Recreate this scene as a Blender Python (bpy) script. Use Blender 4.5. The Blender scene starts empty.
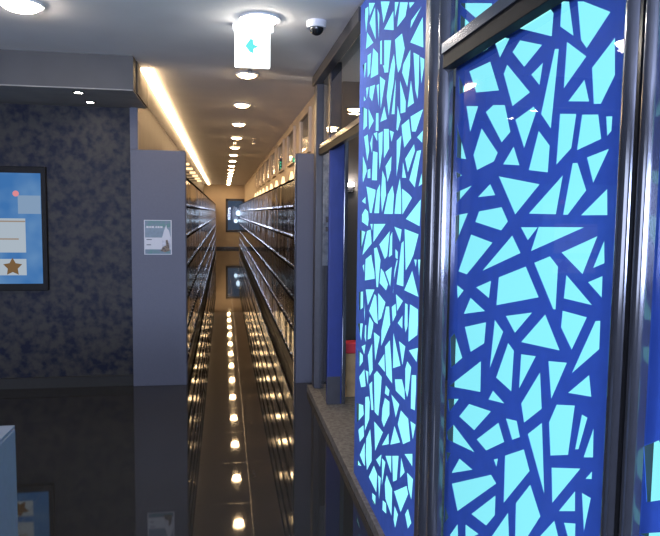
import bpy, bmesh, math, random
from mathutils import Vector, Matrix, geometry

S = bpy.context.scene
COL = S.collection
random.seed(7)

# ------------------------------------------------------------------ camera
H = 1.56
cd = bpy.data.cameras.new('camera')
cd.sensor_width = 36.0
cd.sensor_fit = 'HORIZONTAL'
cd.lens = 646.0 / 660.0 * 36.0
cd.clip_start = 0.05
cam = bpy.data.objects.new('camera', cd)
COL.objects.link(cam)
ay = Vector((-106, 56, -646)).normalized()          # corridor direction seen from the camera
az = Vector((90, 7630, 646))
az = (az - ay * az.dot(ay)).normalized()
ax = ay.cross(az)
R = Matrix((ax, ay, az)).to_4x4()
R.translation = (0, 0, H)
cam.matrix_world = R
S.camera = cam

# ------------------------------------------------------------------ world, exposure
w = bpy.data.worlds.new('world')
S.world = w
w.use_nodes = True
bg = w.node_tree.nodes['Background']
bg.inputs[0].default_value = (0.40, 0.48, 0.75, 1)
bg.inputs[1].default_value = 0.05
S.view_settings.view_transform = 'Standard'
S.view_settings.look = 'None'
S.view_settings.gamma = 1.0
S.view_settings.use_curve_mapping = False
S.view_settings.exposure = 0.0


def light(name, kind, loc, energy, color, size=0.1, rot=(0, 0, 0), size_y=None, spread=None):
    l = bpy.data.lights.new(name, kind)
    l.energy = energy
    l.color = color
    if kind == 'AREA':
        l.shape = 'RECTANGLE' if size_y else 'DISK'
        l.size = size
        if size_y:
            l.size_y = size_y
        if spread:
            l.spread = spread
    else:
        l.shadow_soft_size = size
    o = bpy.data.objects.new(name, l)
    o.location = loc
    o.rotation_euler = rot
    COL.objects.link(o)
    return o


# daylight through the entrance glazing behind the camera
light('entrance_daylight', 'AREA', (-1.6, -4.6, 1.45), 570, (0.63, 0.72, 1.0), 4.4, (math.radians(102), 0, 0), 1.1)
# side glazing of the lobby
light('side_daylight', 'AREA', (-4.5, -0.6, 1.45), 60, (0.80, 0.86, 1.0), 2.4, (math.radians(90), 0, math.radians(-90)), 1.3)

CEIL = 2.70
FAR = 27.7


# ------------------------------------------------------------------ materials
def mat(name, color, rough=0.5, metal=0.0, emit=None, estr=0.0, noise=0.0, nscale=8.0, color2=None, bump=0.0, spec=0.5, coat=0.0):
    m = bpy.data.materials.new(name)
    m.use_nodes = True
    nt = m.node_tree
    b = nt.nodes['Principled BSDF']
    b.inputs['Base Color'].default_value = (*color, 1)
    b.inputs['Roughness'].default_value = rough
    b.inputs['Metallic'].default_value = metal
    b.inputs['Specular IOR Level'].default_value = spec
    b.inputs['Coat Weight'].default_value = coat
    b.inputs['Coat Roughness'].default_value = 0.03
    if emit:
        b.inputs['Emission Color'].default_value = (*emit, 1)
        b.inputs['Emission Strength'].default_value = estr
    if noise > 0 or color2:
        tc = nt.nodes.new('ShaderNodeTexCoord')
        n = nt.nodes.new('ShaderNodeTexNoise')
        n.inputs['Scale'].default_value = nscale
        n.inputs['Detail'].default_value = 6
        nt.links.new(tc.outputs['Object'], n.inputs['Vector'])
        r = nt.nodes.new('ShaderNodeValToRGB')
        c2 = color2 or tuple(c * (1 - noise) for c in color)
        r.color_ramp.elements[0].color = (*c2, 1)
        r.color_ramp.elements[1].color = (*color, 1)
        r.color_ramp.elements[0].position = 0.35
        r.color_ramp.elements[1].position = 0.62
        nt.links.new(n.outputs['Fac'], r.inputs['Fac'])
        nt.links.new(r.outputs['Color'], b.inputs['Base Color'])
        if bump:
            bp = nt.nodes.new('ShaderNodeBump')
            bp.inputs['Strength'].default_value = bump
            nt.links.new(n.outputs['Fac'], bp.inputs['Height'])
            nt.links.new(bp.outputs['Normal'], b.inputs['Normal'])
    return m


def emission(name, color, strength):
    m = bpy.data.materials.new(name)
    m.use_nodes = True
    nt = m.node_tree
    for n in list(nt.nodes):
        nt.nodes.remove(n)
    o = nt.nodes.new('ShaderNodeOutputMaterial')
    e = nt.nodes.new('ShaderNodeEmission')
    e.inputs[0].default_value = (*color, 1)
    e.inputs[1].default_value = strength
    nt.links.new(e.outputs[0], o.inputs[0])
    return m


def glass(name, tint=(0.9, 0.95, 1.0), refl=1.45):
    m = bpy.data.materials.new(name)
    m.use_nodes = True
    nt = m.node_tree
    for n in list(nt.nodes):
        nt.nodes.remove(n)
    o = nt.nodes.new('ShaderNodeOutputMaterial')
    t = nt.nodes.new('ShaderNodeBsdfTransparent')
    t.inputs[0].default_value = (*tint, 1)
    g = nt.nodes.new('ShaderNodeBsdfGlossy')
    g.inputs['Roughness'].default_value = 0.02
    f = nt.nodes.new('ShaderNodeFresnel')
    f.inputs[0].default_value = refl
    mx = nt.nodes.new('ShaderNodeMixShader')
    ge = nt.nodes.new('ShaderNodeNewGeometry')
    fr = nt.nodes.new('ShaderNodeMath')
    fr.operation = 'SUBTRACT'
    fr.inputs[0].default_value = 1.0
    nt.links.new(ge.outputs['Backfacing'], fr.inputs[1])
    ml = nt.nodes.new('ShaderNodeMath')
    ml.operation = 'MULTIPLY'
    nt.links.new(f.outputs[0], ml.inputs[0])
    nt.links.new(fr.outputs[0], ml.inputs[1])
    nt.links.new(ml.outputs[0], mx.inputs[0])
    nt.links.new(t.outputs[0], mx.inputs[1])
    nt.links.new(g.outputs[0], mx.inputs[2])
    nt.links.new(mx.outputs[0], o.inputs[0])
    return m


def floor_material():
    m = mat('polished black tile', (0.012, 0.012, 0.014), 0.05, spec=0.5, coat=0.0)
    nt = m.node_tree
    b = nt.nodes['Principled BSDF']
    tc = nt.nodes.new('ShaderNodeTexCoord')
    mp = nt.nodes.new('ShaderNodeMapping')
    mp.inputs['Location'].default_value = (0.43, 0.03, 0)      # joints at x = -0.43, y = 5.10 ...
    br = nt.nodes.new('ShaderNodeTexBrick')
    br.offset = 0.0
    br.inputs['Color1'].default_value = (0.021, 0.021, 0.021, 1)
    br.inputs['Color2'].default_value = (0.024, 0.023, 0.023, 1)
    br.inputs['Mortar'].default_value = (0.034, 0.034, 0.034, 1)
    br.inputs['Scale'].default_value = 1.0
    br.inputs['Mortar Size'].default_value = 0.0022
    br.inputs['Brick Width'].default_value = 0.57
    br.inputs['Row Height'].default_value = 0.57
    nt.links.new(tc.outputs['Object'], mp.inputs['Vector'])
    nt.links.new(mp.outputs['Vector'], br.inputs['Vector'])
    nt.links.new(br.outputs['Color'], b.inputs['Base Color'])
    n = nt.nodes.new('ShaderNodeTexNoise')
    n.inputs['Scale'].default_value = 3.0
    nt.links.new(tc.outputs['Object'], n.inputs['Vector'])
    mr = nt.nodes.new('ShaderNodeMapRange')
    mr.inputs['To Min'].default_value = 0.015
    mr.inputs['To Max'].default_value = 0.05
    nt.links.new(n.outputs['Fac'], mr.inputs['Value'])
    mth = nt.nodes.new('ShaderNodeMath')
    mth.operation = 'MULTIPLY_ADD'
    mth.inputs[1].default_value = 0.12
    nt.links.new(br.outputs['Fac'], mth.inputs[0])
    nt.links.new(mr.outputs['Result'], mth.inputs[2])
    nt.links.new(mth.outputs[0], b.inputs['Roughness'])
    return m


M = {}
M['floor'] = floor_material()
M['ceiling'] = mat('painted ceiling', (0.88, 0.85, 0.84), 0.85, noise=0.04, nscale=3)
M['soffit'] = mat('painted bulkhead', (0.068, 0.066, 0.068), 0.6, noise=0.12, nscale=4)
M['soffit_under_lightened'] = mat('bulkhead underside painted light', (0.34, 0.32, 0.30), 0.7, noise=0.15, nscale=5)  # far lighter than the bulkhead, standing in for light the underside lacks
M['granite'] = mat('polished black granite', (0.046, 0.044, 0.042), 0.45, color2=(0.008, 0.010, 0.026), nscale=15, spec=0.12)
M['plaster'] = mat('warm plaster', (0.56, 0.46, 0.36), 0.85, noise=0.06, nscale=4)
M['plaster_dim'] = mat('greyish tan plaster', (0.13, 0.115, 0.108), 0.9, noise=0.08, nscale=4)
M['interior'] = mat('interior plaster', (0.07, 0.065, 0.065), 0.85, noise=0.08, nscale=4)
M['panel'] = mat('blue grey laminate', (0.086, 0.093, 0.135), 0.55, noise=0.07, nscale=90)
M['locker'] = mat('smoked glass door', (0.016, 0.012, 0.010), 0.10, spec=0.55, noise=0.2, nscale=6)
M['carcass'] = mat('dark locker body', (0.016, 0.014, 0.014), 0.4, noise=0.2, nscale=20)
M['rail'] = mat('dark locker rail', (0.012, 0.011, 0.011), 0.9, spec=0.0, noise=0.2, nscale=20)
M['chrome'] = mat('polished chrome', (0.55, 0.54, 0.52), 0.2, metal=1.0, noise=0.05, nscale=50)
M['steel'] = mat('dark anodised steel', (0.16, 0.17, 0.21), 0.13, metal=0.8, noise=0.08, nscale=25)
M['frame'] = mat('dark painted frame', (0.045, 0.046, 0.060), 0.42, noise=0.15, nscale=15)
M['skirting'] = mat('dark stone skirting', (0.030, 0.029, 0.028), 0.5, spec=0.2, noise=0.1, nscale=30)
M['lattice'] = mat('cobalt blue cut panel', (0.080, 0.170, 0.66), 0.75, spec=0.15, noise=0.08, nscale=20)
M['diffuser'] = emission('cyan backlight', (0.32, 0.97, 1.0), 1.15)
M['kerb'] = mat('grey granite kerb', (0.17, 0.165, 0.16), 0.55, color2=(0.075, 0.072, 0.075), nscale=40, bump=0.1)
M['glass'] = glass('clear glass')
M['warm'] = emission('warm lamp', (1.0, 0.67, 0.34), 60.0)
M['strip'] = emission('warm light strip', (1.0, 0.70, 0.38), 20.0)
M['small_warm'] = emission('small warm lamp', (1.0, 0.70, 0.36), 2.2)
M['white_lamp'] = emission('white lamp', (1.0, 0.90, 0.78), 110.0)
M['sign'] = emission('sign white', (0.95, 1.0, 1.0), 5.0)
M['sign_icon'] = emission('sign cyan', (0.18, 0.92, 0.92), 1.0)
M['white'] = mat('white plastic', (0.70, 0.71, 0.74), 0.4, noise=0.03, nscale=30)
M['black'] = mat('black plastic', (0.012, 0.012, 0.014), 0.22, noise=0.2, nscale=30)
M['blue_door'] = mat('deep blue painted door', (0.016, 0.036, 0.22), 0.40, noise=0.1, nscale=12)
M['paper'] = mat('poster paper', (0.55, 0.57, 0.62), 0.6, noise=0.03, nscale=40)
M['poster_sheet'] = mat('faded poster', (0.55, 0.58, 0.66), 0.6, color2=(0.25, 0.27, 0.33), nscale=16)
M['paper_green'] = mat('poster green print', (0.10, 0.22, 0.22), 0.6, color2=(0.16, 0.20, 0.28), nscale=25)
M['paper_grey'] = mat('poster grey blue print', (0.19, 0.26, 0.33), 0.6, noise=0.15, nscale=40)
M['paper_ink'] = mat('poster dark print', (0.10, 0.12, 0.16), 0.6, noise=0.2, nscale=60)
M['paper_brown'] = mat('poster brown print', (0.22, 0.17, 0.12), 0.6, color2=(0.06, 0.05, 0.05), nscale=70)
M['counter'] = mat('pale blue grey counter', (0.24, 0.29, 0.38), 0.4, noise=0.06, nscale=30)
M['counter_top'] = mat('dark blue counter top', (0.02, 0.045, 0.10), 0.3, noise=0.2, nscale=30)
M['red'] = mat('red plastic', (0.75, 0.045, 0.07), 0.4, noise=0.08, nscale=20)
M['tan'] = mat('tan timber', (0.52, 0.34, 0.17), 0.5, color2=(0.38, 0.24, 0.12), nscale=12)
M['glare_stop'] = mat('charcoal matte against glare', (0.020, 0.020, 0.023), 0.95, spec=0.0, noise=0.3, nscale=60)  # made-up finish for the unseen floor, keeps daylight from mirroring
M['bezel'] = mat('matte black bezel', (0.014, 0.014, 0.016), 0.6, spec=0.15, noise=0.2, nscale=30)
M['curtain'] = mat('black fabric', (0.010, 0.010, 0.014), 0.7, noise=0.3, nscale=20)


# ------------------------------------------------------------------ helpers
class MB:
    def __init__(self):
        self.bm = bmesh.new()

    def box(self, a, b, bevel=0.0, mi=0):
        x0, y0, z0 = a
        x1, y1, z1 = b
        r = bmesh.ops.create_cube(self.bm, size=1.0, matrix=Matrix.Translation(((x0 + x1) / 2, (y0 + y1) / 2, (z0 + z1) / 2)) @ Matrix.Diagonal((abs(x1 - x0), abs(y1 - y0), abs(z1 - z0), 1)))
        vs = r['verts']
        fs = {f for v in vs for f in v.link_faces}
        for f in fs:
            f.material_index = mi
        if bevel:
            es = {e for v in vs for e in v.link_edges}
            bmesh.ops.bevel(self.bm, geom=list(es), offset=bevel, segments=3, affect='EDGES', profile=0.5)
        return self

    def cyl(self, p, r, h, seg=24, axis='Z', r2=None, mi=0):
        m = Matrix.Translation(p)
        if axis == 'X':
            m = m @ Matrix.Rotation(math.pi / 2, 4, 'Y')
        elif axis == 'Y':
            m = m @ Matrix.Rotation(-math.pi / 2, 4, 'X')
        rr = bmesh.ops.create_cone(self.bm, cap_ends=True, segments=seg, radius1=r, radius2=r if r2 is None else r2, depth=h, matrix=m)
        for v in rr['verts']:
            for f in v.link_faces:
                f.material_index = mi
        return self

    def ring(self, p, r0, r1, h, seg=32):
        lo, hi = p[2] - h / 2, p[2] + h / 2
        def circ(r, z):
            return [self.bm.verts.new((p[0] + r * math.cos(2 * math.pi * k / seg), p[1] + r * math.sin(2 * math.pi * k / seg), z)) for k in range(seg)]
        A, B, C_, D = circ(r0, lo), circ(r1, lo), circ(r1, hi), circ(r0, hi)
        for k in range(seg):
            n = (k + 1) % seg
            for P, Q in ((A, B), (B, C_), (C_, D), (D, A)):
                self.bm.faces.new((P[k], P[n], Q[n], Q[k]))
        return self

    def dome(self, p, r, flat=1.0, seg=24):
        rr = bmesh.ops.create_uvsphere(self.bm, u_segments=seg, v_segments=12, radius=r, matrix=Matrix.Translation(p) @ Matrix.Diagonal((1, 1, flat, 1)))
        cut = [v for v in rr['verts'] if v.co.z > p[2] + 1e-4]
        bmesh.ops.delete(self.bm, geom=cut, context='VERTS')
        return self

    def prism(self, pts, axis, c0, c1, mi=0):
        """closed outline pts (2-D) extruded along axis from c0 to c1; axis X takes (y, z), Y takes (x, z), Z takes (x, y)"""
        def P(q, c):
            return {'X': (c, q[0], q[1]), 'Y': (q[0], c, q[1]), 'Z': (q[0], q[1], c)}[axis]
        a = [self.bm.verts.new(P(q, c0)) for q in pts]
        b = [self.bm.verts.new(P(q, c1)) for q in pts]
        n = len(pts)
        fs = [self.bm.faces.new(a), self.bm.faces.new(b[::-1])]
        for i in range(n):
            fs.append(self.bm.faces.new((a[i], a[(i + 1) % n], b[(i + 1) % n], b[i])))
        for f in fs:
            f.material_index = mi
        return self

    def build(self, name, mats, parent=None, loc=None, smooth=False):
        bmesh.ops.recalc_face_normals(self.bm, faces=self.bm.faces)
        me = bpy.data.meshes.new(name)
        self.bm.to_mesh(me)
        self.bm.free()
        for m in (mats if isinstance(mats, (list, tuple)) else [mats]):
            me.materials.append(m)
        if smooth:
            for p in me.polygons:
                p.use_smooth = True
        o = bpy.data.objects.new(name, me)
        COL.objects.link(o)
        if parent:
            o.parent = parent
        if loc:
            o.location = loc
        return o


def tag(o, label, cat, group=None):
    o['label'] = label
    o['category'] = cat
    if group:
        o['group'] = group
    return o


def thing(name, label, cat, loc=(0, 0, 0), group=None):
    o = bpy.data.objects.new(name, None)
    o.empty_display_size = 0.1
    COL.objects.link(o)
    o.location = loc
    return tag(o, label, cat, group)


def struct(name, mb, m):
    o = mb.build(name, m)
    o['kind'] = 'structure'
    return o


def dup(root, loc, label, name=None):
    r = root.copy()
    COL.objects.link(r)
    r.location = loc
    r['label'] = label
    for ch in list(root.children):
        c = ch.copy()
        COL.objects.link(c)
        c.parent = r
        for g in ch.children:
            d = g.copy()
            COL.objects.link(d)
            d.parent = c
    return r


# ------------------------------------------------------------------ the setting
XL, XR = -4.6, 4.2          # lobby left wall, far side of the room behind the glazing
BACK = -4.0
struct('floor', MB().box((XL, 1.0, -0.1), (XR, FAR + 0.2, 0)), M['floor'])
struct('floor_unseen_matte', MB().box((XL, BACK, -0.1), (XR, 1.0, 0)), M['glare_stop'])  # unseen matte stretch, added so floor-mirrored daylight doesn't show in the posts
struct('ceiling', MB().box((XL, BACK, CEIL), (XR, FAR + 0.2, CEIL + 0.1)), M['ceiling'])
struct('wall_left', MB().box((XL, 5.91, 0), (-0.802, 6.11, CEIL)), M['granite'])
struct('wall_lobby_side', MB().box((XL - 0.2, BACK, 0), (XL, 6.11, CEIL)), M['granite'])
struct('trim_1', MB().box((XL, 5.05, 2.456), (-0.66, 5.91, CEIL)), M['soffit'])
struct('trim_6', MB().box((XL, 5.056, 2.448), (-0.664, 5.908, 2.456)), M['soffit_under_lightened'])
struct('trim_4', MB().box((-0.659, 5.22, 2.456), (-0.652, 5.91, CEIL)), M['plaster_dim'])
struct('trim_5', MB().box((-0.80, 5.862, 2.092), (-0.735, 5.91, 2.455)), M['panel'])
struct('baseboard_left', MB().box((XL, 5.895, 0), (-0.802, 5.91, 0.085)).box((XL, 5.889, 0.085), (-0.802, 5.91, 0.095)), M['skirting'])
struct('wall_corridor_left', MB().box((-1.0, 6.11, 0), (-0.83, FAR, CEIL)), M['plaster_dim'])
struct('wall_corridor_right', MB().box((0.86, 5.85, 1.90), (1.02, FAR, CEIL)), M['plaster'])
struct('wall_locker_back', MB().box((1.12, 5.85, 0), (1.28, FAR, 1.90)), M['plaster'])
struct('trim_3', MB().box((1.02, 5.85, 1.90), (1.28, FAR, 1.95)), M['plaster'])
# end wall with its window opening
wx0, wx1, wz0, wz1 = 0.07, 0.86, 0.72, 2.12
fw = MB()
fw.box((-1.0, FAR, 0), (wx0, FAR + 0.2, CEIL)).box((wx1, FAR, 0), (1.28, FAR + 0.2, CEIL))
fw.box((wx0, FAR, 0), (wx1, FAR + 0.2, wz0)).box((wx0, FAR, wz1), (wx1, FAR + 0.2, CEIL))
struct('wall_far', fw, M['plaster'])
struct('baseboard_far', MB().box((-0.33, FAR - 0.02, 0), (0.63, FAR, 0.09)), M['frame'])
win = MB()
for a, b in (((wx0, wz0), (wx0 + 0.09, wz1)), ((wx1 - 0.09, wz0), (wx1, wz1)), ((wx0, wz0), (wx1, wz0 + 0.09)), ((wx0, wz1 - 0.09), (wx1, wz1))):
    win.box((a[0], FAR - 0.03, a[1]), (b[0], FAR + 0.08, b[1]))
struct('window_1', win, M['frame'])
MBg = MB().box((wx0 + 0.09, FAR + 0.02, wz0 + 0.09), (wx1 - 0.09, FAR + 0.03, wz1 - 0.09))
struct('window_1_pane', MBg, M['glass'])
struct('window_1_daylight', MB().box((wx0 - 0.3, FAR + 0.5, wz0 - 0.3), (wx1 + 0.3, FAR + 0.52, wz1 + 0.3)), emission('evening light beyond window', (0.10, 0.135, 0.20), 0.55))
for k, (xx, zz, rr) in enumerate(((0.62, 1.52, 0.11), (0.50, 1.18, 0.08), (0.72, 1.20, 0.10))):
    o = MB().cyl((xx, FAR + 0.45, zz), rr, 0.10, 20, 'Y').build('outdoor_lamp', emission('outdoor lamp %d' % k, (0.75, 0.88, 1.0), 2.2))
    tag(o, ('bluish white lamp glow seen through the end window, topmost', 'bluish white lamp glow seen through the end window, lower left', 'bluish white lamp glow seen through the end window, lower right')[k], 'lamp', 'lamps beyond the end window')
# kerb and raised floor of the glazed room
struct('trim_2', MB().box((0.715, BACK, 0), (XR, 5.52, 0.06), 0.004), M['kerb'])
struct('wall_room_back', MB().box((XR, BACK, 0), (XR + 0.2, 5.85, CEIL)), M['interior'])
struct('wall_room_end', MB().box((1.02, 5.62, 0), (XR, 5.85, CEIL)), M['interior'])


# ------------------------------------------------------------------ end panels of the locker rows
struct_panel = MB().box((-0.80, 5.86, 0.0), (-0.335, 5.905, 2.09), 0.003)
t = thing('end_panel', 'blue grey end panel of the left locker row, with a poster on it', 'panel', (0, 0, 0))
struct_panel.build('panel_board', M['panel'], t)
MB().box((-0.345, 5.905, 0.0), (-0.330, 5.925, 2.085)).build('edge_trim', M['panel'], t)
t = thing('end_panel', 'narrow blue grey end panel of the right locker row, beside the glazing', 'panel', (0, 0, 0))
MB().box((0.645, 5.80, 0.0), (0.855, 5.845, 2.09), 0.003).build('panel_board', M['panel'], t)
MB().box((0.628, 5.80, 0.0), (0.642, 5.845, 2.088), 0.002).build('edge_trim', M['steel'], t)

# ------------------------------------------------------------------ lockers
LV = [0.12, 0.18, 0.47, 0.75, 1.04, 1.32, 1.60, 1.868]
LEN = 1.45
NCOL = 6
CW = LEN / NCOL


def locker_bits(side):
    """side +1: the row whose doors face -X (right of the aisle); origin on the front plane at the near end of the unit"""
    s = side
    body = MB()
    body.box((0.012 * s, 0, 0), (0.45 * s, LEN - 0.004, 1.86))
    rails = MB()
    for z in LV[1:-1]:
        rails.box((-0.012 * s, 0, z - 0.012), (0.02 * s, LEN - 0.004, z + 0.012), 0.002)
    rails.box((-0.012 * s, 0, 1.85), (0.02 * s, LEN - 0.004, 1.875), 0.002)
    return body, rails


def skew(bm, verts, c, a=0.014):
    """doors never hang perfectly true: a fraction of a degree each way"""
    m = Matrix.Rotation(random.uniform(-a, a), 4, 'Z') @ Matrix.Rotation(random.uniform(-a, a), 4, 'Y')
    bmesh.ops.transform(bm, matrix=m, space=Matrix.Translation((-c[0], -c[1], -c[2])), verts=list(verts))


def near_unit(side, label, loc, group):
    s = side
    t = thing('locker_bank', label, 'lockers', loc, group)
    body, rails = locker_bits(s)
    body.build('carcass', M['carcass'], t)
    MB().box((0.03 * s, 0.0, 0.0), (0.05 * s, LEN - 0.004, 0.11)).build('plinth', M['black'], t)
    zs = LV[1:]
    for z in zs:
        MB().box((-0.012 * s, 0, z - 0.0065), (0.0119 * s, LEN - 0.004, z + 0.0065), 0.002).build('rail', M['rail'], t)
    for r in range(6):
        z0, z1 = zs[r] + 0.008, zs[r + 1] - 0.008
        for k in range(NCOL):
            d = MB().box((-0.002 * s, k * CW + 0.003, z0), (0.0085 * s, (k + 1) * CW - 0.005, z1), 0.001)
            skew(d.bm, d.bm.verts, (0, (k + 0.5) * CW, (z0 + z1) / 2))
            d = d.build('door', M['locker'], t)
            y = k * CW + 0.05
            h = MB().box((-0.008 * s, y, z0 + 0.008), (-0.0021 * s, y + 0.02, z0 + 0.028), 0.002)
            h.cyl((-0.011 * s, y + 0.010, z0 + 0.018), 0.006, 0.007, 12, 'X')
            h.build('lock', M['chrome'], d)
    return t


def far_unit(side, label, loc, group, src=[None, None]):
    s = side
    i = 0 if s > 0 else 1
    if src[i] is None:
        mb = MB()
        mb.box((0.012 * s, 0, 0), (0.45 * s, LEN - 0.004, 1.86), mi=0)
        zs = LV[1:]
        for z in zs:
            mb.box((-0.012 * s, 0, z - 0.0065), (0.012 * s, LEN - 0.004, z + 0.0065), mi=1)
        for r in range(6):
            z0, z1 = zs[r] + 0.008, zs[r + 1] - 0.008
            for k in range(NCOL):
                mb.bm.verts.ensure_lookup_table()
                nv = len(mb.bm.verts)
                mb.box((-0.002 * s, k * CW + 0.003, z0), (0.0085 * s, (k + 1) * CW - 0.005, z1), mi=2)
                skew(mb.bm, list(mb.bm.verts)[nv:], (0, (k + 0.5) * CW, (z0 + z1) / 2))
                y = k * CW + 0.05
                mb.box((-0.010 * s, y, z0 + 0.008), (-0.0021 * s, y + 0.02, z0 + 0.026), mi=3)
        o = mb.build('locker_bank', [M['carcass'], M['rail'], M['locker'], M['chrome']])
        src[i] = o
    else:
        o = src[i].copy()
        COL.objects.link(o)
    o.location = loc
    return tag(o, label, 'lockers', group)


ORD = ['first', 'second', 'third', 'fourth', 'fifth', 'sixth', 'seventh', 'eighth', 'ninth', 'tenth', 'eleventh', 'twelfth', 'thirteenth', 'fourteenth', 'last']
for side, x, word in ((-1, -0.348, 'left'), (1, 0.642, 'right')):
    y = 5.93 if side < 0 else 5.85
    n = 15
    for i in range(n):
        lab = 'glossy dark %s-hand locker bank, %s from the blue grey end panel' % (word, ORD[i]) if i < n - 1 else 'glossy dark %s-hand locker bank, farthest, against the end wall' % word
        g = 'lockers along the %s side of the aisle' % word
        yy = y + i * LEN
        if i < 2:
            near_unit(side, lab, (x, yy, 0), g)
        else:
            far_unit(side, lab, (x, yy, 0), g)

# ------------------------------------------------------------------ ceiling lights
def downlight(loc, label, group, r=0.075, mtl='warm', energy=8, color=(1.0, 0.66, 0.34)):
    t = thing('downlight', label, 'ceiling light', loc, group)
    MB().ring((0, 0, -0.006), r, r + 0.02, 0.012).build('trim_ring', M['white'], t)
    MB().dome((0, 0, -0.010), r, 0.34).build('lens', M[mtl], t, smooth=True)
    if energy:
        light('downlight_glow', 'AREA', (loc[0], loc[1], loc[2] - 0.055), energy, color, r * 1.6)
    return t


downlight((0.21, 3.93, CEIL), 'big bright white round ceiling light right above the hanging sign', 'lobby ceiling lights', 0.10, 'white_lamp', 4, (1.0, 0.86, 0.70))
downlight((-1.11, 3.93, CEIL), 'white round ceiling light over the lobby, near the top left corner', 'lobby ceiling lights', 0.10, 'white_lamp', 4, (1.0, 0.86, 0.70))
LY = [5.50 + 1.53 * k for k in range(15)]
for k, yl in enumerate(LY):
    lab = ('warm round downlight over the aisle, %s beyond the hanging sign' % ORD[k]) if k < 14 else 'warm round downlight over the aisle, nearest the end wall'
    downlight((0.19, yl, CEIL), lab, 'downlights along the aisle', 0.075, 'warm', 6)

t = thing('strip_light', 'long warm ceiling strip light above the left lockers', 'strip light', (-0.615, 0, CEIL))
MB().box((-0.034, 5.42, -0.030), (0.034, FAR - 0.4, -0.006), 0.004).build('diffuser', M['strip'], t)
MB().box((-0.034, 5.40, -0.0055), (0.034, FAR - 0.38, 0)).build('housing', M['white'], t)

for (x, y, lab) in ((-1.08, 5.20, 'tiny spotlight under the dark bulkhead, nearer the front edge'), (-1.08, 5.64, 'tiny spotlight under the dark bulkhead, nearer the granite wall')):
    t = thing('spotlight', lab, 'spotlight', (x, y, 2.448), 'spotlights under the bulkhead')
    MB().ring((0, 0, -0.004), 0.030, 0.042, 0.008).build('trim_ring', M['black'], t)
    MB().cyl((0, 0, -0.003), 0.030, 0.005, 20).build('lens', M['white_lamp'], t)

# small warm lamps standing on the right lockers, and bracket lamps on the left wall
for k in range(9):
    yl = 6.55 + 0.95 * k
    t = thing('small_lamp', 'small warm lamp on top of the right lockers, %s from the end panel' % ORD[k], 'lamp', (0.675, yl, 1.876), 'lamps on the right lockers')
    MB().cyl((0, 0, 0.006), 0.035, 0.012, 16).build('base', M['black'], t)
    MB().cyl((0, 0, 0.055), 0.026, 0.086, 14, 'Z', 0.012).build('shade', M['small_warm'], t)
for k in range(7):
    yl = 9.6 + 1.15 * k
    t = thing('bracket_lamp', 'short warm bar lamp on the wall above the left lockers, %s along the row' % ORD[k], 'lamp', (-0.83, yl, 2.33), 'bar lamps on the left wall')
    MB().box((0.0005, -0.02, -0.02), (0.17, 0.02, 0.0)).build('bracket', M['black'], t)
    MB().box((0.17, -0.02, -0.025), (0.28, 0.02, 0.01), 0.004).build('lamp_bar', M['small_warm'], t)

# sprinklers
def sprinkler(loc, label):
    t = thing('sprinkler', label, 'sprinkler', loc, 'ceiling sprinklers')
    MB().cyl((0, 0, -0.004), 0.035, 0.008, 20).build('escutcheon', M['chrome'], t)
    b = MB().cyl((0, 0, -0.025), 0.010, 0.04, 12)
    b.box((-0.016, -0.003, -0.075), (-0.011, 0.003, -0.04)).box((0.011, -0.003, -0.075), (0.016, 0.003, -0.04)).box((-0.016, -0.003, -0.045), (0.016, 0.003, -0.04))
    b.build('nozzle', M['chrome'], t)
    MB().cyl((0, 0, -0.077), 0.022, 0.004, 16).build('deflector', M['chrome'], t)
    return t


sprinkler((0.20, 5.15, CEIL), 'small sprinkler head in front of the first aisle downlight')
sprinkler((0.17, 10.4, CEIL), 'small sprinkler head deep in the aisle, in line with the downlights')
sprinkler((0.46, 10.2, CEIL), 'small sprinkler head right of the downlight row')

# dome camera
t = thing('dome_camera', 'white dome security camera with a black eye on the ceiling', 'security camera', (0.548, 3.93, CEIL))
MB().cyl((0, 0, -0.02), 0.058, 0.04, 32, r2=0.060).build('housing', M['white'], t, smooth=False)
MB().dome((0, 0, -0.04), 0.042, 1.0).cyl((0, 0, -0.04), 0.042, 0.004, 32).build('dome_cover', M['black'], t, smooth=True)

# hanging exit sign
t = thing('exit_sign', 'glowing white hanging sign with a small cyan arrow', 'sign', (0.172, 4.075, 2.60))
MB().box((-0.120, -0.028, 0.055), (0.130, 0.028, 0.10), 0.006).build('mounting_bar', M['white'], t)
MB().box((-0.105, -0.022, -0.155), (0.108, 0.022, 0.055), 0.005).build('light_box', M['sign'], t)
MB().prism([(-0.045, -0.035), (-0.012, 0.010), (0.005, 0.006), (0.008, -0.022), (0.042, -0.036), (0.010, -0.048), (0.004, -0.078), (-0.014, -0.070)], 'Y', -0.026, -0.021).build('arrow_symbol', M['sign_icon'], t)
MB().cyl((-0.06, 0, 0.10), 0.008, 0.01, 12).cyl((0.07, 0, 0.10), 0.008, 0.01, 12).build('bracket', M['white'], t)

# green signs far along the right wall
for (y, z, w_, h_, lab) in ((7.85, 2.19, 0.12, 0.06, 'small green glowing sign on the right wall, nearer the end panel'), (9.75, 2.27, 0.10, 0.19, 'small dark sign with green marks farther along the right wall')):
    t = thing('wall_sign', lab, 'sign', (0.86, y, z), 'green signs on the right wall')
    MB().box((-0.05, -w_ / 2, -h_ / 2), (0, w_ / 2, h_ / 2), 0.003).build('case', M['black'], t)
    g = MB()
    if h_ < 0.1:
        g.box((-0.045, -w_ / 2 - 0.003, -h_ / 2 + 0.006), (-0.006, -w_ / 2 + 0.002, h_ / 2 - 0.006))
    else:
        for k in range(3):
            g.box((-0.042, -w_ / 2 - 0.003, -0.055 + k * 0.04), (-0.018, -w_ / 2 + 0.002, -0.036 + k * 0.04))
    g.build('green_face', emission('sign green %d' % int(y), (0.06, 0.55, 0.28), 1.1), t)

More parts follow.
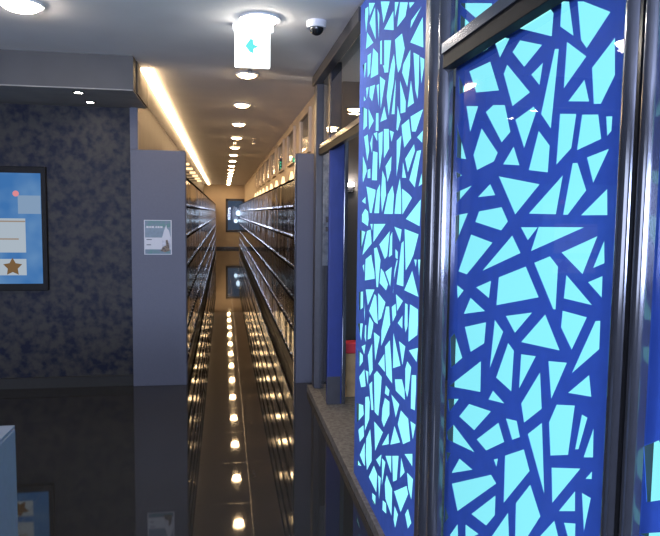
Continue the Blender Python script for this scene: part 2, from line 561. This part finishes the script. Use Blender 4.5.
# clerestory panes in the right wall above the lockers
for k in range(8):
    y0 = 6.45 + k * 1.45
    lab = 'dark framed pane high on the right wall, %s from the end panel' % ORD[k]
    t = thing('wall_pane', lab, 'window pane', (0.86, y0, 2.17), 'panes above the right lockers')
    f = MB()
    f.box((-0.03, 0, 0), (0, 0.05, 0.44)).box((-0.03, 0.80, 0), (0, 0.85, 0.44)).box((-0.03, 0.05, 0), (0, 0.80, 0.04)).box((-0.03, 0.05, 0.40), (0, 0.80, 0.44))
    f.build('frame', M['plaster'], t)
    MB().box((-0.012, 0.05, 0.04), (-0.002, 0.80, 0.40)).build('pane', M['steel'], t)

# ------------------------------------------------------------------ glazed partition
PX0, PX1 = 0.715, 0.737
t = thing('glazed_partition', 'dark metal framed glass partition along the right side of the lobby', 'partition', (0, 0, 0))
def post(y0, y1, x0=PX0, x1=PX1, z0=0.06, z1=CEIL, m='steel', groove=False):
    b = MB()
    if groove:                                  # two rounded ribs with a dark seam between them
        yc = y0 + (y1 - y0) * groove
        for a_, e_ in ((y0, yc - 0.004), (yc + 0.004, y1)):
            pts = [(x1 + 0.012, a_), (x1 + 0.012, e_)]
            hw = (e_ - a_) / 2
            for k in range(25):
                ph = math.pi * k / 24
                pts.append((x1 - hw * 0.95 * math.sin(ph), (a_ + e_) / 2 + hw * math.cos(ph)))
            b.prism(pts, 'Z', z0, z1)
    else:
        b.box((x0, y0, z0), (x1, y1, z1), 0.008)
    o = b.build('post', M[m], t)
    if groove:
        yc = y0 + (y1 - y0) * groove
        MB().box((x1 - 0.012, yc - 0.0038, z0), (x1 + 0.010, yc + 0.0038, z1)).build('seam', M['black'], o)
    return o


post(5.38, 5.50, 0.755, 0.82, m='frame')
post(4.92, 5.00, 0.795, 0.885, m='frame', z0=2.16)
post(2.085, 2.235, groove=0.45)
post(1.03, 1.115, groove=0.42)
post(-0.25, -0.10, groove=0.45)
post(-1.6, -1.45, groove=0.45)
# head beam and transom
MB().box((0.735, 3.60, 2.62), (0.80, 5.50, CEIL), 0.004).build('head_beam', M['frame'], t)
MB().box((0.735, -3.9, 2.62), (0.772, 2.03, CEIL), 0.004).build('head_beam', M['frame'], t)
def transom(x0, y0, y1):
    b = MB()
    b.box((x0, y0, 2.083), (x0 + 0.006, y1, 2.118), 0.002)
    o = b.build('transom', M['steel'], t)
    MB().box((x0 + 0.0061, y0, 2.037), (x0 + 0.045, y1, 2.112), 0.002).build('glazing_bead', M['bezel'], o)


transom(0.772, 3.58, 5.38)
transom(0.705, 1.115, 2.085)
transom(0.705, -0.10, 1.03)
# panes
for y0, y1, z0, z1, x in ((5.00, 5.38, 0.06, 2.035, 0.80), (3.60, 4.92, 2.12, 2.62, 0.80), (5.00, 5.38, 2.12, 2.62, 0.80), (1.115, 2.085, 0.06, 2.035, 0.752), (1.115, 2.085, 2.12, 2.62, 0.752), (-0.10, 1.03, 0.06, 2.035, 0.752), (-0.10, 1.03, 2.12, 2.62, 0.752)):
    MB().box((x, y0, z0), (x + 0.006, y1, z1)).build('glass_pane', M['glass'], t)

# blue door leaf
t = thing('glass_door', 'deep blue door leaf standing between the dark post and the opening', 'door', (0.88, 4.93, 0.062))
MB().box((-0.085, -0.02, 0), (0.03, 0.02, 2.09), 0.004).build('door_leaf', M['blue_door'], t)
MB().box((0.031, -0.024, 0), (0.062, 0.024, 2.09), 0.004).build('edge_profile', M['steel'], t)
MB().box((-0.086, -0.024, 0.0), (0.02, -0.0205, 0.22)).build('kick_plate', M['frame'], t)

# ------------------------------------------------------------------ backlit lattice panels
# cut-outs of each panel in its own plane: (distance along the wall, height) in millimetres
CELLS_A = [[(3473,2645),(3374,2630),(3371,2594),(3421,2503)],
[(3365,2645),(3222,2601),(3342,2571)],
[(3343,2538),(3218,2584),(3191,2414)],
[(3397,2508),(3244,2414),(3421,2425)],
[(3172,2560),(3123,2516),(3127,2386)],
[(3103,2571),(2926,2516),(3041,2451)],
[(3029,2421),(2857,2457),(2846,2368)],
[(2839,2486),(2770,2465),(2832,2415)],
[(2751,2458),(2625,2419),(2658,2373),(2792,2365)],
[(2610,2414),(2529,2389),(2599,2386)],
[(2585,2303),(2574,2333),(2427,2347)],
[(2582,2249),(2416,2303),(2399,2184)],
[(3020,2369),(2887,2335),(2930,2203),(3008,2219)],
[(2822,2321),(2706,2318),(2658,2244),(2719,2177),(2757,2164),(2789,2213)],
[(2678,2185),(2574,2221),(2574,2156),(2608,2076),(2695,2153)],
[(2532,2198),(2450,2167),(2449,2056),(2460,2002),(2495,2046)],
[(2440,2160),(2383,2138),(2387,2107),(2417,2050)],
[(3248,2390),(3140,2338),(3127,2235),(3298,2250),(3275,2316)],
[(3379,2383),(3290,2376),(3308,2279),(3367,2266)],
[(3102,2385),(3062,2381),(3053,2267),(3094,2276)],
[(2882,2229),(2834,2266),(2808,2213),(2829,2134),(2871,2072),(2906,2002),(2953,2099),(2915,2188)],
[(3492,2358),(3400,2354),(3434,2273)],
[(3038,2258),(2946,2239),(2989,2209)],
[(3096,2221),(2982,2177),(3065,2055)],
[(2795,2155),(2791,2112),(2802,1997),(2859,2005)],
[(2725,2131),(2625,2023),(2627,1980),(2706,1986)],
[(2558,2099),(2507,1997),(2601,1994)],
[(3399,2221),(3332,2213),(3380,2154)],
[(3312,2211),(3187,2198),(3249,2124),(3317,2162)],
[(3459,2194),(3400,2160),(3460,2159)],
[(3068,1999),(2994,2065),(2938,1995)],
[(3160,2189),(3105,2186),(3103,2067)],
[(3480,2135),(3366,2105),(3359,2018),(3452,2007)],
[(3335,2106),(3204,2023),(3313,1991)],
[(3162,2055),(3105,2047),(3098,1961),(3164,1969)],
[(2756,2030),(2698,1959),(2745,1917),(2769,1927)],
[(2554,1951),(2382,1955),(2473,1882),(2530,1889)],
[(2686,1934),(2573,1945),(2535,1864),(2635,1834),(2673,1900)],
[(3432,1970),(3338,1973),(3297,1884),(3341,1831)],
[(3284,1920),(3224,1963),(3230,1860)],
[(3207,1961),(3126,1959),(3120,1911)],
[(3103,1949),(3012,1949),(3016,1853),(3067,1764)],
[(2995,1957),(2898,1945),(2886,1857),(2984,1817)],
[(2884,1937),(2807,1920),(2847,1879)],
[(2759,1878),(2681,1892),(2703,1804),(2751,1716)],
[(2458,1858),(2380,1876),(2386,1829)],
[(2620,1788),(2493,1837),(2479,1808),(2573,1727)],
[(2552,1698),(2456,1805),(2397,1804),(2470,1664)],
[(2424,1666),(2383,1719),(2374,1675)],
[(2650,1781),(2595,1709),(2660,1713)],
[(3449,1873),(3363,1809),(3346,1782),(3438,1725),(3474,1797)],
[(3328,1788),(3262,1791),(3258,1742),(3331,1746)],
[(3211,1875),(3110,1858),(3113,1723),(3228,1730)],
[(2951,1781),(2839,1820),(2846,1756),(2905,1704)],
[(3007,1767),(2943,1724),(2926,1647),(3003,1563),(3029,1653)],
[(3355,1703),(3137,1678),(3146,1653),(3215,1564),(3261,1564),(3321,1657)],
[(2692,1717),(2665,1641),(2659,1561),(2772,1561),(2747,1644)],
[(2657,1668),(2541,1639),(2505,1625),(2644,1556)],
[(3112,1674),(3050,1706),(3044,1650),(3057,1563),(3164,1563)],
[(2858,1667),(2813,1688),(2783,1644),(2798,1560),(2963,1560),(2897,1648)],
[(2590,1540),(2386,1619),(2394,1514)],
[(3464,1551),(3372,1587),(3299,1571),(3281,1531),(3299,1495),(3462,1517)],
[(3468,1627),(3364,1650),(3363,1611)],
[(3168,1509),(2923,1514),(3171,1416)],
[(3247,1507),(3188,1509),(3200,1471)],
[(2772,1505),(2648,1495),(2669,1440)],
[(2605,1499),(2405,1483),(2466,1400),(2514,1363),(2576,1326)],
[(3509,1470),(3357,1464),(3474,1354)],
[(3323,1469),(3233,1480),(3204,1409),(3428,1334)],
[(3043,1412),(2844,1484),(2882,1368),(2931,1349)],
[(2837,1460),(2800,1484),(2796,1379),(2856,1362)],
[(2745,1409),(2701,1397),(2701,1365),(2740,1369)],
[(2648,1437),(2612,1450),(2603,1370),(2602,1258),(2713,1255),(2696,1298),(2672,1365)],
[(3345,1319),(3206,1354),(3190,1327),(3132,1270),(3122,1238),(3352,1205)],
[(3153,1387),(3090,1397),(3010,1340),(3050,1204),(3086,1200),(3126,1317)],
[(3418,1277),(3374,1293),(3370,1242)],
[(3001,1301),(2942,1288),(2858,1239),(2892,1206),(3023,1227)],
[(2915,1291),(2796,1326),(2817,1231)],
[(2752,1315),(2718,1360),(2699,1361),(2759,1267),(2764,1208),(2771,1211)],
[(2590,1244),(2480,1337),(2387,1242)],
[(2459,1382),(2421,1384),(2433,1352)],
[(2408,1385),(2374,1388),(2387,1315)],
[(3506,1123),(3391,1142),(3385,1054),(3492,1021)],
[(3329,1160),(3122,1184),(3271,1081)],
[(3241,1058),(3124,1162),(3082,1155),(3041,1022),(3114,1022)],
[(3048,1177),(2899,1150),(2975,1063),(3033,1041)],
[(2720,1212),(2603,1197),(2695,1139)],
[(2501,1198),(2390,1193),(2386,1133),(2391,1093),(2513,1041),(2513,1111)],
[(2943,1046),(2889,1132),(2830,1141),(2805,1063),(2968,928),(2969,1006)],
[(2787,1145),(2719,1170),(2707,1122),(2765,1079)],
[(2572,1193),(2533,1192),(2526,1104),(2557,1069),(2575,1100)],
[(3357,1034),(3331,1122),(3339,1056),(3337,968)],
[(2682,1090),(2605,1137),(2604,1078)],
[(3225,1032),(3136,1013),(3145,986),(3186,926),(3261,902),(3254,967)],
[(3524,944),(3383,968),(3419,864)],
[(3328,968),(3297,973),(3298,878),(3338,902)],
[(3123,969),(2995,970),(3085,827)],
[(3506,799),(3371,797),(3369,761),(3461,708)],
[(3410,836),(3307,869),(3336,807)],
[(3251,822),(3156,907),(3132,773),(3201,722)],
[(3022,831),(2902,908),(2883,823)],
[(2895,942),(2806,991),(2771,901),(2749,804),(2862,816)],
[(2750,1038),(2620,917),(2744,876)],
[(2656,1017),(2554,1014),(2592,922)],
[(2504,1008),(2378,1045),(2392,984)],
[(2550,921),(2522,960),(2463,948),(2490,848),(2509,809),(2543,833)],
[(3462,653),(3326,731),(3286,647),(3403,610)],
[(3300,731),(3227,740),(3237,664)],
[(3105,757),(3042,791),(2943,786),(2961,691),(2996,577),(3077,573)],
[(2709,835),(2593,865),(2551,829),(2542,790),(2690,789)],
[(2456,918),(2394,933),(2392,872),(2400,790),(2458,780),(2460,854)],
[(3206,679),(3140,714),(3134,670),(3100,576),(3149,561)],
[(2864,767),(2794,762),(2811,729),(2881,723)],
[(3295,586),(3215,613),(3184,592),(3191,500),(3292,400)],
[(3529,486),(3343,528),(3322,483),(3506,375)],
[(2878,703),(2791,710),(2786,652),(2887,558),(2931,578),(2921,641)],
[(2764,753),(2627,747),(2680,670)],
[(2602,729),(2488,728),(2454,647),(2558,596),(2646,654)],
[(2460,728),(2386,737),(2420,663)],
[(2698,630),(2602,588),(2764,519)],
[(2795,563),(2788,513),(2918,459)],
[(3082,525),(2900,530),(3052,380)],
[(3458,353),(3325,424),(3308,367),(3416,297)],
[(3255,374),(3164,458),(3125,369),(3120,304),(3227,212),(3260,280)],
[(3409,226),(3286,344),(3273,214),(3328,213)],
[(3029,346),(2919,416),(2943,342)],
[(2910,401),(2843,407),(2903,263)],
[(2845,436),(2740,476),(2737,393)],
[(2725,482),(2620,522),(2642,405),(2705,371)],
[(2581,532),(2522,489),(2593,435)],
[(2533,563),(2419,607),(2417,555)],
[(3181,195),(3070,301),(2997,285),(3008,186)],
[(2981,289),(2923,297),(2952,169)],
[(2848,299),(2817,358),(2714,334),(2715,207),(2831,235)],
[(2683,336),(2489,445),(2465,421),(2572,292)],
[(2491,502),(2403,510),(2420,415),(2467,441)],
[(2881,206),(2816,221),(2808,173),(2884,157)],
[(2671,277),(2610,265),(2652,182),(2682,206)],
[(2505,316),(2464,360),(2412,324),(2461,275)],
[(3472,179),(3358,182),(3492,137)]]
CELLS_B = [[(2109,2259),(1848,2178),(1847,2164),(1968,2169),(2109,2253)],
[(2112,2224),(2020,2170),(2108,2169)],
[(1686,2065),(1505,2065),(1478,2041),(1482,1988)],
[(2030,2066),(1869,2063),(1868,2053),(2016,2056)],
[(1824,2065),(1785,2066),(1720,2044),(1780,2006)],
[(1699,2003),(1655,2023),(1529,1980),(1624,1947)],
[(2015,2018),(1847,2011),(1778,1915),(1951,1940)],
[(2108,2026),(2042,1961),(2101,1960)],
[(1443,2057),(1408,2046),(1382,1963),(1445,2001)],
[(1372,2035),(1346,2027),(1242,1974),(1326,1922),(1351,1946)],
[(1411,1958),(1325,1905),(1417,1853)],
[(1466,1955),(1446,1950),(1469,1768),(1522,1811)],
[(1521,1936),(1535,1883),(1583,1919)],
[(1730,1977),(1585,1875),(1687,1856),(1751,1955)],
[(1394,1821),(1329,1857),(1306,1806)],
[(1302,1876),(1222,1919),(1216,1843),(1261,1794),(1289,1798)],
[(2031,1911),(1930,1895),(1991,1822)],
[(1870,1868),(1817,1880),(1735,1867),(1693,1788),(1749,1765)],
[(1666,1817),(1562,1836),(1546,1822),(1607,1735)],
[(1429,1798),(1356,1787),(1371,1713),(1437,1680)],
[(1333,1782),(1269,1773),(1254,1721),(1348,1706)],
[(1241,1765),(1218,1762),(1219,1733),(1234,1724)],
[(1898,1824),(1773,1739),(1797,1716),(1925,1699),(1958,1748)],
[(2113,1862),(2018,1740),(2107,1752)],
[(1670,1747),(1630,1693),(1735,1703)],
[(1531,1772),(1471,1729),(1475,1665),(1577,1677)],
[(1306,1687),(1224,1698),(1277,1630)],
[(1761,1671),(1514,1638),(1646,1562)],
[(1568,1565),(1403,1655),(1428,1564)],
[(1364,1679),(1342,1678),(1302,1616),(1374,1563),(1396,1563)],
[(1320,1562),(1224,1617),(1219,1563)],
[(1819,1652),(1780,1618),(1912,1615)],
[(2106,1635),(1961,1653),(2092,1600)],
[(2111,1706),(2050,1690),(2104,1682)],
[(1926,1538),(1899,1571),(1733,1583),(1689,1543),(1731,1517)],
[(2111,1557),(1989,1566),(2103,1453)],
[(1958,1498),(1788,1480),(1983,1368),(2060,1371)],
[(1659,1506),(1605,1461),(1860,1390)],
[(1610,1529),(1515,1531),(1567,1496)],
[(1512,1532),(1304,1536),(1548,1469)],
[(1396,1475),(1251,1519),(1302,1433)],
[(1226,1512),(1221,1464),(1263,1450)],
[(1528,1441),(1448,1463),(1408,1441),(1411,1339),(1424,1338)],
[(1738,1383),(1572,1428),(1496,1357),(1748,1301)],
[(1903,1335),(1790,1368),(1801,1314)],
[(2074,1325),(2006,1313),(2060,1279)],
[(1946,1297),(1827,1272),(2001,1236)],
[(1370,1426),(1259,1371),(1377,1370)],
[(1280,1418),(1226,1437),(1225,1391)],
[(1683,1280),(1527,1314),(1622,1243)],
[(1584,1226),(1460,1320),(1384,1246)],
[(1380,1341),(1277,1342),(1333,1258),(1384,1301)],
[(1245,1339),(1226,1343),(1225,1283),(1329,1205)],
[(1988,1195),(1816,1240),(1825,1174),(1932,1124)],
[(2122,1132),(2081,1158),(2000,1090),(2105,1031)],
[(1755,1258),(1695,1233),(1780,1106)],
[(1661,1209),(1623,1194),(1630,1079),(1733,1092)],
[(2121,962),(1845,1115),(1842,1019)],
[(1581,1194),(1499,1207),(1586,1098)],
[(1436,1209),(1350,1225),(1415,1120)],
[(1570,1064),(1474,1173),(1458,1084),(1550,1018)],
[(1341,1157),(1258,1220),(1246,1175)],
[(1782,1013),(1751,1049),(1670,1034)],
[(2015,887),(1931,955),(1759,984),(1882,885)],
[(2128,915),(2022,945),(2110,873)],
[(2131,794),(2065,843),(1872,817),(2118,771)],
[(1861,863),(1705,968),(1663,926),(1786,855)],
[(1659,995),(1591,1010),(1569,973),(1615,949)],
[(1389,1115),(1309,1137),(1328,1016),(1408,984),(1421,1062)],
[(1280,1126),(1257,1126),(1286,1045),(1301,1039)],
[(1232,1113),(1229,1048),(1266,1034)],
[(1527,996),(1454,1050),(1428,876)],
[(1656,889),(1544,949),(1508,905),(1654,752)],
[(2072,668),(2000,748),(1885,756)],
[(2133,722),(2084,735),(2122,684)],
[(1730,849),(1700,864),(1709,834)],
[(2065,633),(1743,798),(1706,787),(2005,563)],
[(1885,610),(1708,751),(1708,691),(1767,630)],
[(1502,872),(1443,815),(1524,705),(1576,678),(1579,787)],
[(1400,957),(1275,1005),(1390,873)],
[(1359,868),(1292,947),(1289,901)],
[(1266,954),(1230,958),(1251,871)],
[(1255,990),(1230,1018),(1230,1000)],
[(2141,534),(2088,500),(2136,458)],
[(2119,394),(1998,522),(1987,463)],
[(1930,554),(1820,577),(1927,501)],
[(1623,740),(1608,653),(1766,570)],
[(1376,837),(1344,792),(1482,720)],
[(1334,852),(1285,874),(1283,824),(1304,813)]]


def inside(p, poly):
    c = False
    n = len(poly)
    for i in range(n):
        (x1, y1), (x2, y2) = poly[i], poly[i - 1]
        if (y1 > p[1]) != (y2 > p[1]) and p[0] < (x2 - x1) * (p[1] - y1) / (y2 - y1) + x1:
            c = not c
    return c


def bbox(q):
    return min(a for a, b in q), min(b for a, b in q), max(a for a, b in q), max(b for a, b in q)


def spread(cells, y0, y1, z0, z1, zlo, zhi):
    """continue the pattern above and below the part already drawn"""
    out = [q for q in cells]
    boxes = [bbox(q) for q in cells]
    new = []
    for zc in (zhi, zlo):
        for q in cells:
            p = [(y0 + y1 - a, 2 * zc - b) for a, b in q]
            bb = bbox(p)
            if bb[0] < y0 + 0.01 or bb[2] > y1 - 0.01 or bb[1] < z0 + 0.01 or bb[3] > z1 - 0.01:
                continue
            if any(bb[0] < o[2] + 0.012 and bb[2] > o[0] - 0.012 and bb[1] < o[3] + 0.012 and bb[3] > o[1] - 0.012 for o in boxes):
                continue
            new.append(p)
            boxes.append(bb)
    return out + new


def lattice_mesh(cells, y0, y1, z0, z1, x, th):
    vs, es = [], []
    def loop(q):
        s = len(vs)
        for a in q:
            vs.append(Vector(a))
        for i in range(len(q)):
            es.append((s + i, s + (i + 1) % len(q)))
    loop([(y0, z0), (y1, z0), (y1, z1), (y0, z1)])
    for q in cells:
        loop([(min(max(a, y0 + 0.004), y1 - 0.004), min(max(b, z0 + 0.004), z1 - 0.004)) for a, b in q])
    r = geometry.delaunay_2d_cdt(vs, es, [], 0, 1e-5)
    V, F = r[0], r[2]
    bxs = [bbox(q) for q in cells]
    bm = bmesh.new()
    bv = [bm.verts.new((x, p[0], p[1])) for p in V]
    for f in F:
        cx = sum(V[i][0] for i in f) / len(f)
        cz = sum(V[i][1] for i in f) / len(f)
        if not (y0 < cx < y1 and z0 < cz < z1):
            continue
        if any(b[0] <= cx <= b[2] and b[1] <= cz <= b[3] and inside((cx, cz), q) for b, q in zip(bxs, cells)):
            continue
        try:
            bm.faces.new([bv[i] for i in f])
        except ValueError:
            pass
    bmesh.ops.delete(bm, geom=[v for v in bm.verts if not v.link_faces], context='VERTS')
    bmesh.ops.recalc_face_normals(bm, faces=bm.faces)
    ex = bmesh.ops.extrude_face_region(bm, geom=list(bm.faces))
    for v in [g for g in ex['geom'] if isinstance(g, bmesh.types.BMVert)]:
        v.co.x += th
    mb = MB()
    mb.bm.free()
    mb.bm = bm
    return mb


def light_panel(label, cells, y0, y1, x, z0=0.063, z1=2.69, depth=0.06, th=0.0012):
    t = thing('light_panel', label, 'backlit panel', (x, 0, 0), 'backlit cracked-pattern panels')
    lattice_mesh(cells, y0, y1, z0, z1, 0.0, th).build('lattice', M['lattice'], t)
    MB().box((0.022, y0 + 0.012, z0 + 0.012), (0.028, y1 - 0.012, z1 - 0.012)).build('diffuser', M['diffuser'], t)
    f = MB()
    f.box((th + 0.001, y0, z0), (depth, y0 + 0.010, z1)).box((th + 0.001, y1 - 0.010, z0), (depth, y1, z1))
    f.box((th + 0.001, y0 + 0.010, z0), (depth, y1 - 0.010, z0 + 0.010)).box((th + 0.001, y0 + 0.010, z1 - 0.010), (depth, y1 - 0.010, z1))
    f.build('casing', M['frame'], t)
    return t


mm = lambda cells: [[(a / 1000, b / 1000) for a, b in q] for q in cells]
C1, C2 = mm(CELLS_A), mm(CELLS_B)
C1 = spread(C1, 2.345, 3.562, 0.063, 2.69, 0.16, 2.64)
C2 = spread(C2, 1.135, 2.135, 0.063, 2.69, 0.40, 2.16)
light_panel('cyan backlit panel with a cut blue crackle pattern, nearer the corridor', C1, 2.345, 3.562, 0.74)
light_panel('large cyan backlit crackle panel behind the glass, between two steel posts', C2, 1.135, 2.135, 0.775)
C3 = [[(a - 1.055, b + 0.0) for a, b in q] for q in C2]
light_panel('sliver of a cyan backlit panel at the right edge of the view', C3, 0.08, 1.08, 0.775)
# mounting strips each side of the near panel
t = thing('panel_frame', 'dark upright frame around the backlit panel nearer the corridor', 'frame', (0, 0, 0))
MB().box((0.745, 3.564, 0.062), (0.80, 3.574, 2.618), 0.002).build('upright', M['frame'], t)
MB().box((0.728, 2.242, 0.062), (0.80, 2.34, 2.618), 0.004).build('upright', M['frame'], t)

# ------------------------------------------------------------------ inside the glazed room
t = thing('poster_strip', 'tall narrow faded poster behind the glass beside the blue door', 'poster', (0.90, 5.609, 1.20))
MB().box((-0.06, 0, -0.1), (0.10, 0.01, 0.95)).build('sheet', M['poster_sheet'], t)
d = MB()
for k, z in enumerate((0.82, 0.70, 0.58, 0.46)):
    d.ring((0.0, 0.0, 0.0), 0.018, 0.030, 0.003, 20)
    for v in list(d.bm.verts)[-80:]:
        v.co = Vector((v.co.x + 0.01, -0.002 + v.co.z, v.co.y + z))
d.build('pale_swirls', M['paper'], t)
MB().box((-0.02, -0.003, 0.20), (0.05, -0.0005, 0.24)).box((-0.02, -0.003, 0.28), (0.05, -0.0005, 0.33)).build('reddish_bars', M['paper_brown'], t)

t = thing('waste_bin', 'slim tan bin with a red top inside the open doorway', 'bin', (1.04, 5.15, 0.061))
MB().box((-0.06, -0.06, 0), (0.06, 0.06, 0.36), 0.005).build('body', M['tan'], t)
MB().box((-0.065, -0.065, 0.361), (0.065, 0.065, 0.45), 0.012).build('lid', M['red'], t)

downlight((1.27, 5.2, CEIL), 'warm round light seen through the glass above the transom', 'lights in the glazed room', 0.07, 'warm', 0.3)
t = thing('wall_lamp', 'small bright lamp glinting deep inside the open doorway', 'lamp', (1.09, 5.62, 1.80))
MB().box((-0.03, -0.03, -0.06), (0.03, 0, 0.0), 0.004).build('bracket', M['black'], t)
MB().cyl((0, -0.05, 0.012), 0.028, 0.03, 16).build('shade', M['white_lamp'], t)

# ------------------------------------------------------------------ left wall objects
SY = 5.91
t = thing('wall_display', 'blue lit wall display with white panels and a brown star, at the left edge', 'display', (-1.825, SY, 1.395))
# screen spans x -2.10..-1.50, z 0.93..1.87 in the scene
MB().box((-0.55, -0.045, -0.53), (0.325, 0.0, 0.53), 0.006).build('bezel', M['bezel'], t)
scr = bpy.data.materials.new('display picture')
scr.use_nodes = True
nt = scr.node_tree
for n in list(nt.nodes):
    nt.nodes.remove(n)
o_ = nt.nodes.new('ShaderNodeOutputMaterial')
e_ = nt.nodes.new('ShaderNodeEmission')
tc = nt.nodes.new('ShaderNodeTexCoord')
nz = nt.nodes.new('ShaderNodeTexNoise')
nz.inputs['Scale'].default_value = 3.5
rp = nt.nodes.new('ShaderNodeValToRGB')
rp.color_ramp.elements[0].color = (0.055, 0.19, 0.48, 1)
rp.color_ramp.elements[1].color = (0.14, 0.30, 0.56, 1)
rp.color_ramp.elements[0].position = 0.4
rp.color_ramp.elements[1].position = 0.66
nt.links.new(tc.outputs['Object'], nz.inputs['Vector'])
nt.links.new(nz.outputs['Fac'], rp.inputs['Fac'])
nt.links.new(rp.outputs['Color'], e_.inputs['Color'])
e_.inputs['Strength'].default_value = 0.85
nt.links.new(e_.outputs[0], o_.inputs[0])
MB().box((-0.52, -0.048, -0.468), (0.285, -0.0455, 0.474)).build('screen', scr, t)
pw = emission('picture white', (0.46, 0.54, 0.62), 0.85)
pb = emission('picture pale blue', (0.26, 0.38, 0.55), 0.85)
pl = emission('picture line', (0.38, 0.30, 0.24), 0.8)
ps = emission('picture brown', (0.22, 0.13, 0.06), 0.8)
pr = emission('picture pink', (0.70, 0.25, 0.28), 1.0)
yq = (-0.051, -0.0485)
MB().box((-0.30, yq[0], -0.20), (0.155, yq[1], 0.09)).build('text_panel', pw, t)
ln = MB()
for z in (0.065, -0.085):
    ln.box((-0.30, -0.053, z - 0.006), (0.155 if z > 0 else 0.10, -0.0515, z + 0.006))
ln.build('text_line', pl, t)
MB().box((0.10, yq[0], 0.13), (0.282, yq[1], 0.285)).build('caption_panel', pb, t)
MB().box((-0.30, yq[0], -0.395), (0.155, yq[1], -0.255)).build('picture_panel', pw, t)
st = []
for k in range(10):
    r_ = 0.080 if k % 2 == 0 else 0.042
    a_ = math.pi / 2 + k * math.pi / 5
    st.append((0.045 + r_ * math.cos(a_), -0.325 + r_ * math.sin(a_)))
MB().prism(st, 'Y', -0.054, -0.0515).build('star', ps, t)
MB().cyl((0.085, -0.0505, 0.30), 0.025, 0.003, 16, 'Y').build('pink_dot', pr, t)

t = thing('poster', 'small white and green notice on the blue grey end panel', 'poster', (-0.574, 5.86, 1.331))
MB().box((-0.118, -0.003, -0.152), (0.118, -0.0005, 0.152)).build('sheet', M['paper'], t)
MB().box((-0.110, -0.004, 0.085), (0.110, -0.0031, 0.146)).build('green_header', M['paper_green'], t)
MB().box((-0.110, -0.004, -0.002), (0.110, -0.0031, 0.084)).build('picture_area', M['paper_grey'], t)
x_ = -0.098
g = MB()
for wd in (0.02, 0.014, 0.022, 0.012, 0.018, 0.02):
    g.box((x_, -0.0052, 0.082), (x_ + wd, -0.0042, 0.098))
    x_ += wd + (0.012 if wd == 0.022 else 0.005)
g.build('heading', M['paper'], t)
g = MB()
for z, wd in ((-0.02, 0.045), (-0.066, 0.038)):
    g.box((-0.098, -0.004, z - 0.004), (-0.098 + wd, -0.0031, z + 0.004))
g.build('text_line', M['paper_ink'], t)
MB().box((0.036, -0.004, -0.105), (0.110, -0.0031, -0.003)).build('picture_corner', M['poster_sheet'], t)
MB().box((-0.110, -0.004, -0.146), (0.110, -0.0031, -0.106)).build('green_footer', M['paper_green'], t)
MB().prism([(0.03, -0.02), (0.05, 0.05), (0.066, 0.095), (0.072, 0.11), (0.078, 0.08), (0.095, 0.06), (0.108, 0.0), (0.10, -0.03), (0.06, -0.04)], 'Y', -0.0055, -0.0045).build('white_figure', M['paper'], t)
MB().prism([(0.02, -0.12), (0.04, -0.085), (0.07, -0.07), (0.066, -0.025), (0.082, -0.02), (0.095, -0.07), (0.10, -0.12), (0.06, -0.13)], 'Y', -0.0065, -0.0057).build('brown_figure', M['paper_brown'], t)

# counter at the lower left corner
t = thing('counter', 'pale blue grey counter end at the lower left corner', 'counter', (0, 0, 0))
MB().box((-1.50, 1.55, 0.0), (-0.776, 2.53, 0.74), 0.006).build('body', M['counter'], t)
MB().box((-1.50, 1.55, 0.741), (-0.778, 2.528, 0.752)).build('top', M['counter'], t)
t = thing('tray', 'dark blue tray lying on the pale counter', 'tray', (-1.00, 2.34, 0.753))
MB().box((-0.16, -0.2, 0.0), (0.14, 0.16, 0.012), 0.004).build('tray_base', M['counter_top'], t)
MB().box((-0.16, -0.2, 0.0121), (-0.145, 0.16, 0.04)).box((0.125, -0.2, 0.0121), (0.14, 0.16, 0.04)).box((-0.145, -0.2, 0.0121), (0.125, -0.185, 0.04)).box((-0.145, 0.145, 0.0121), (0.125, 0.16, 0.04)).build('rim', M['counter_top'], t)
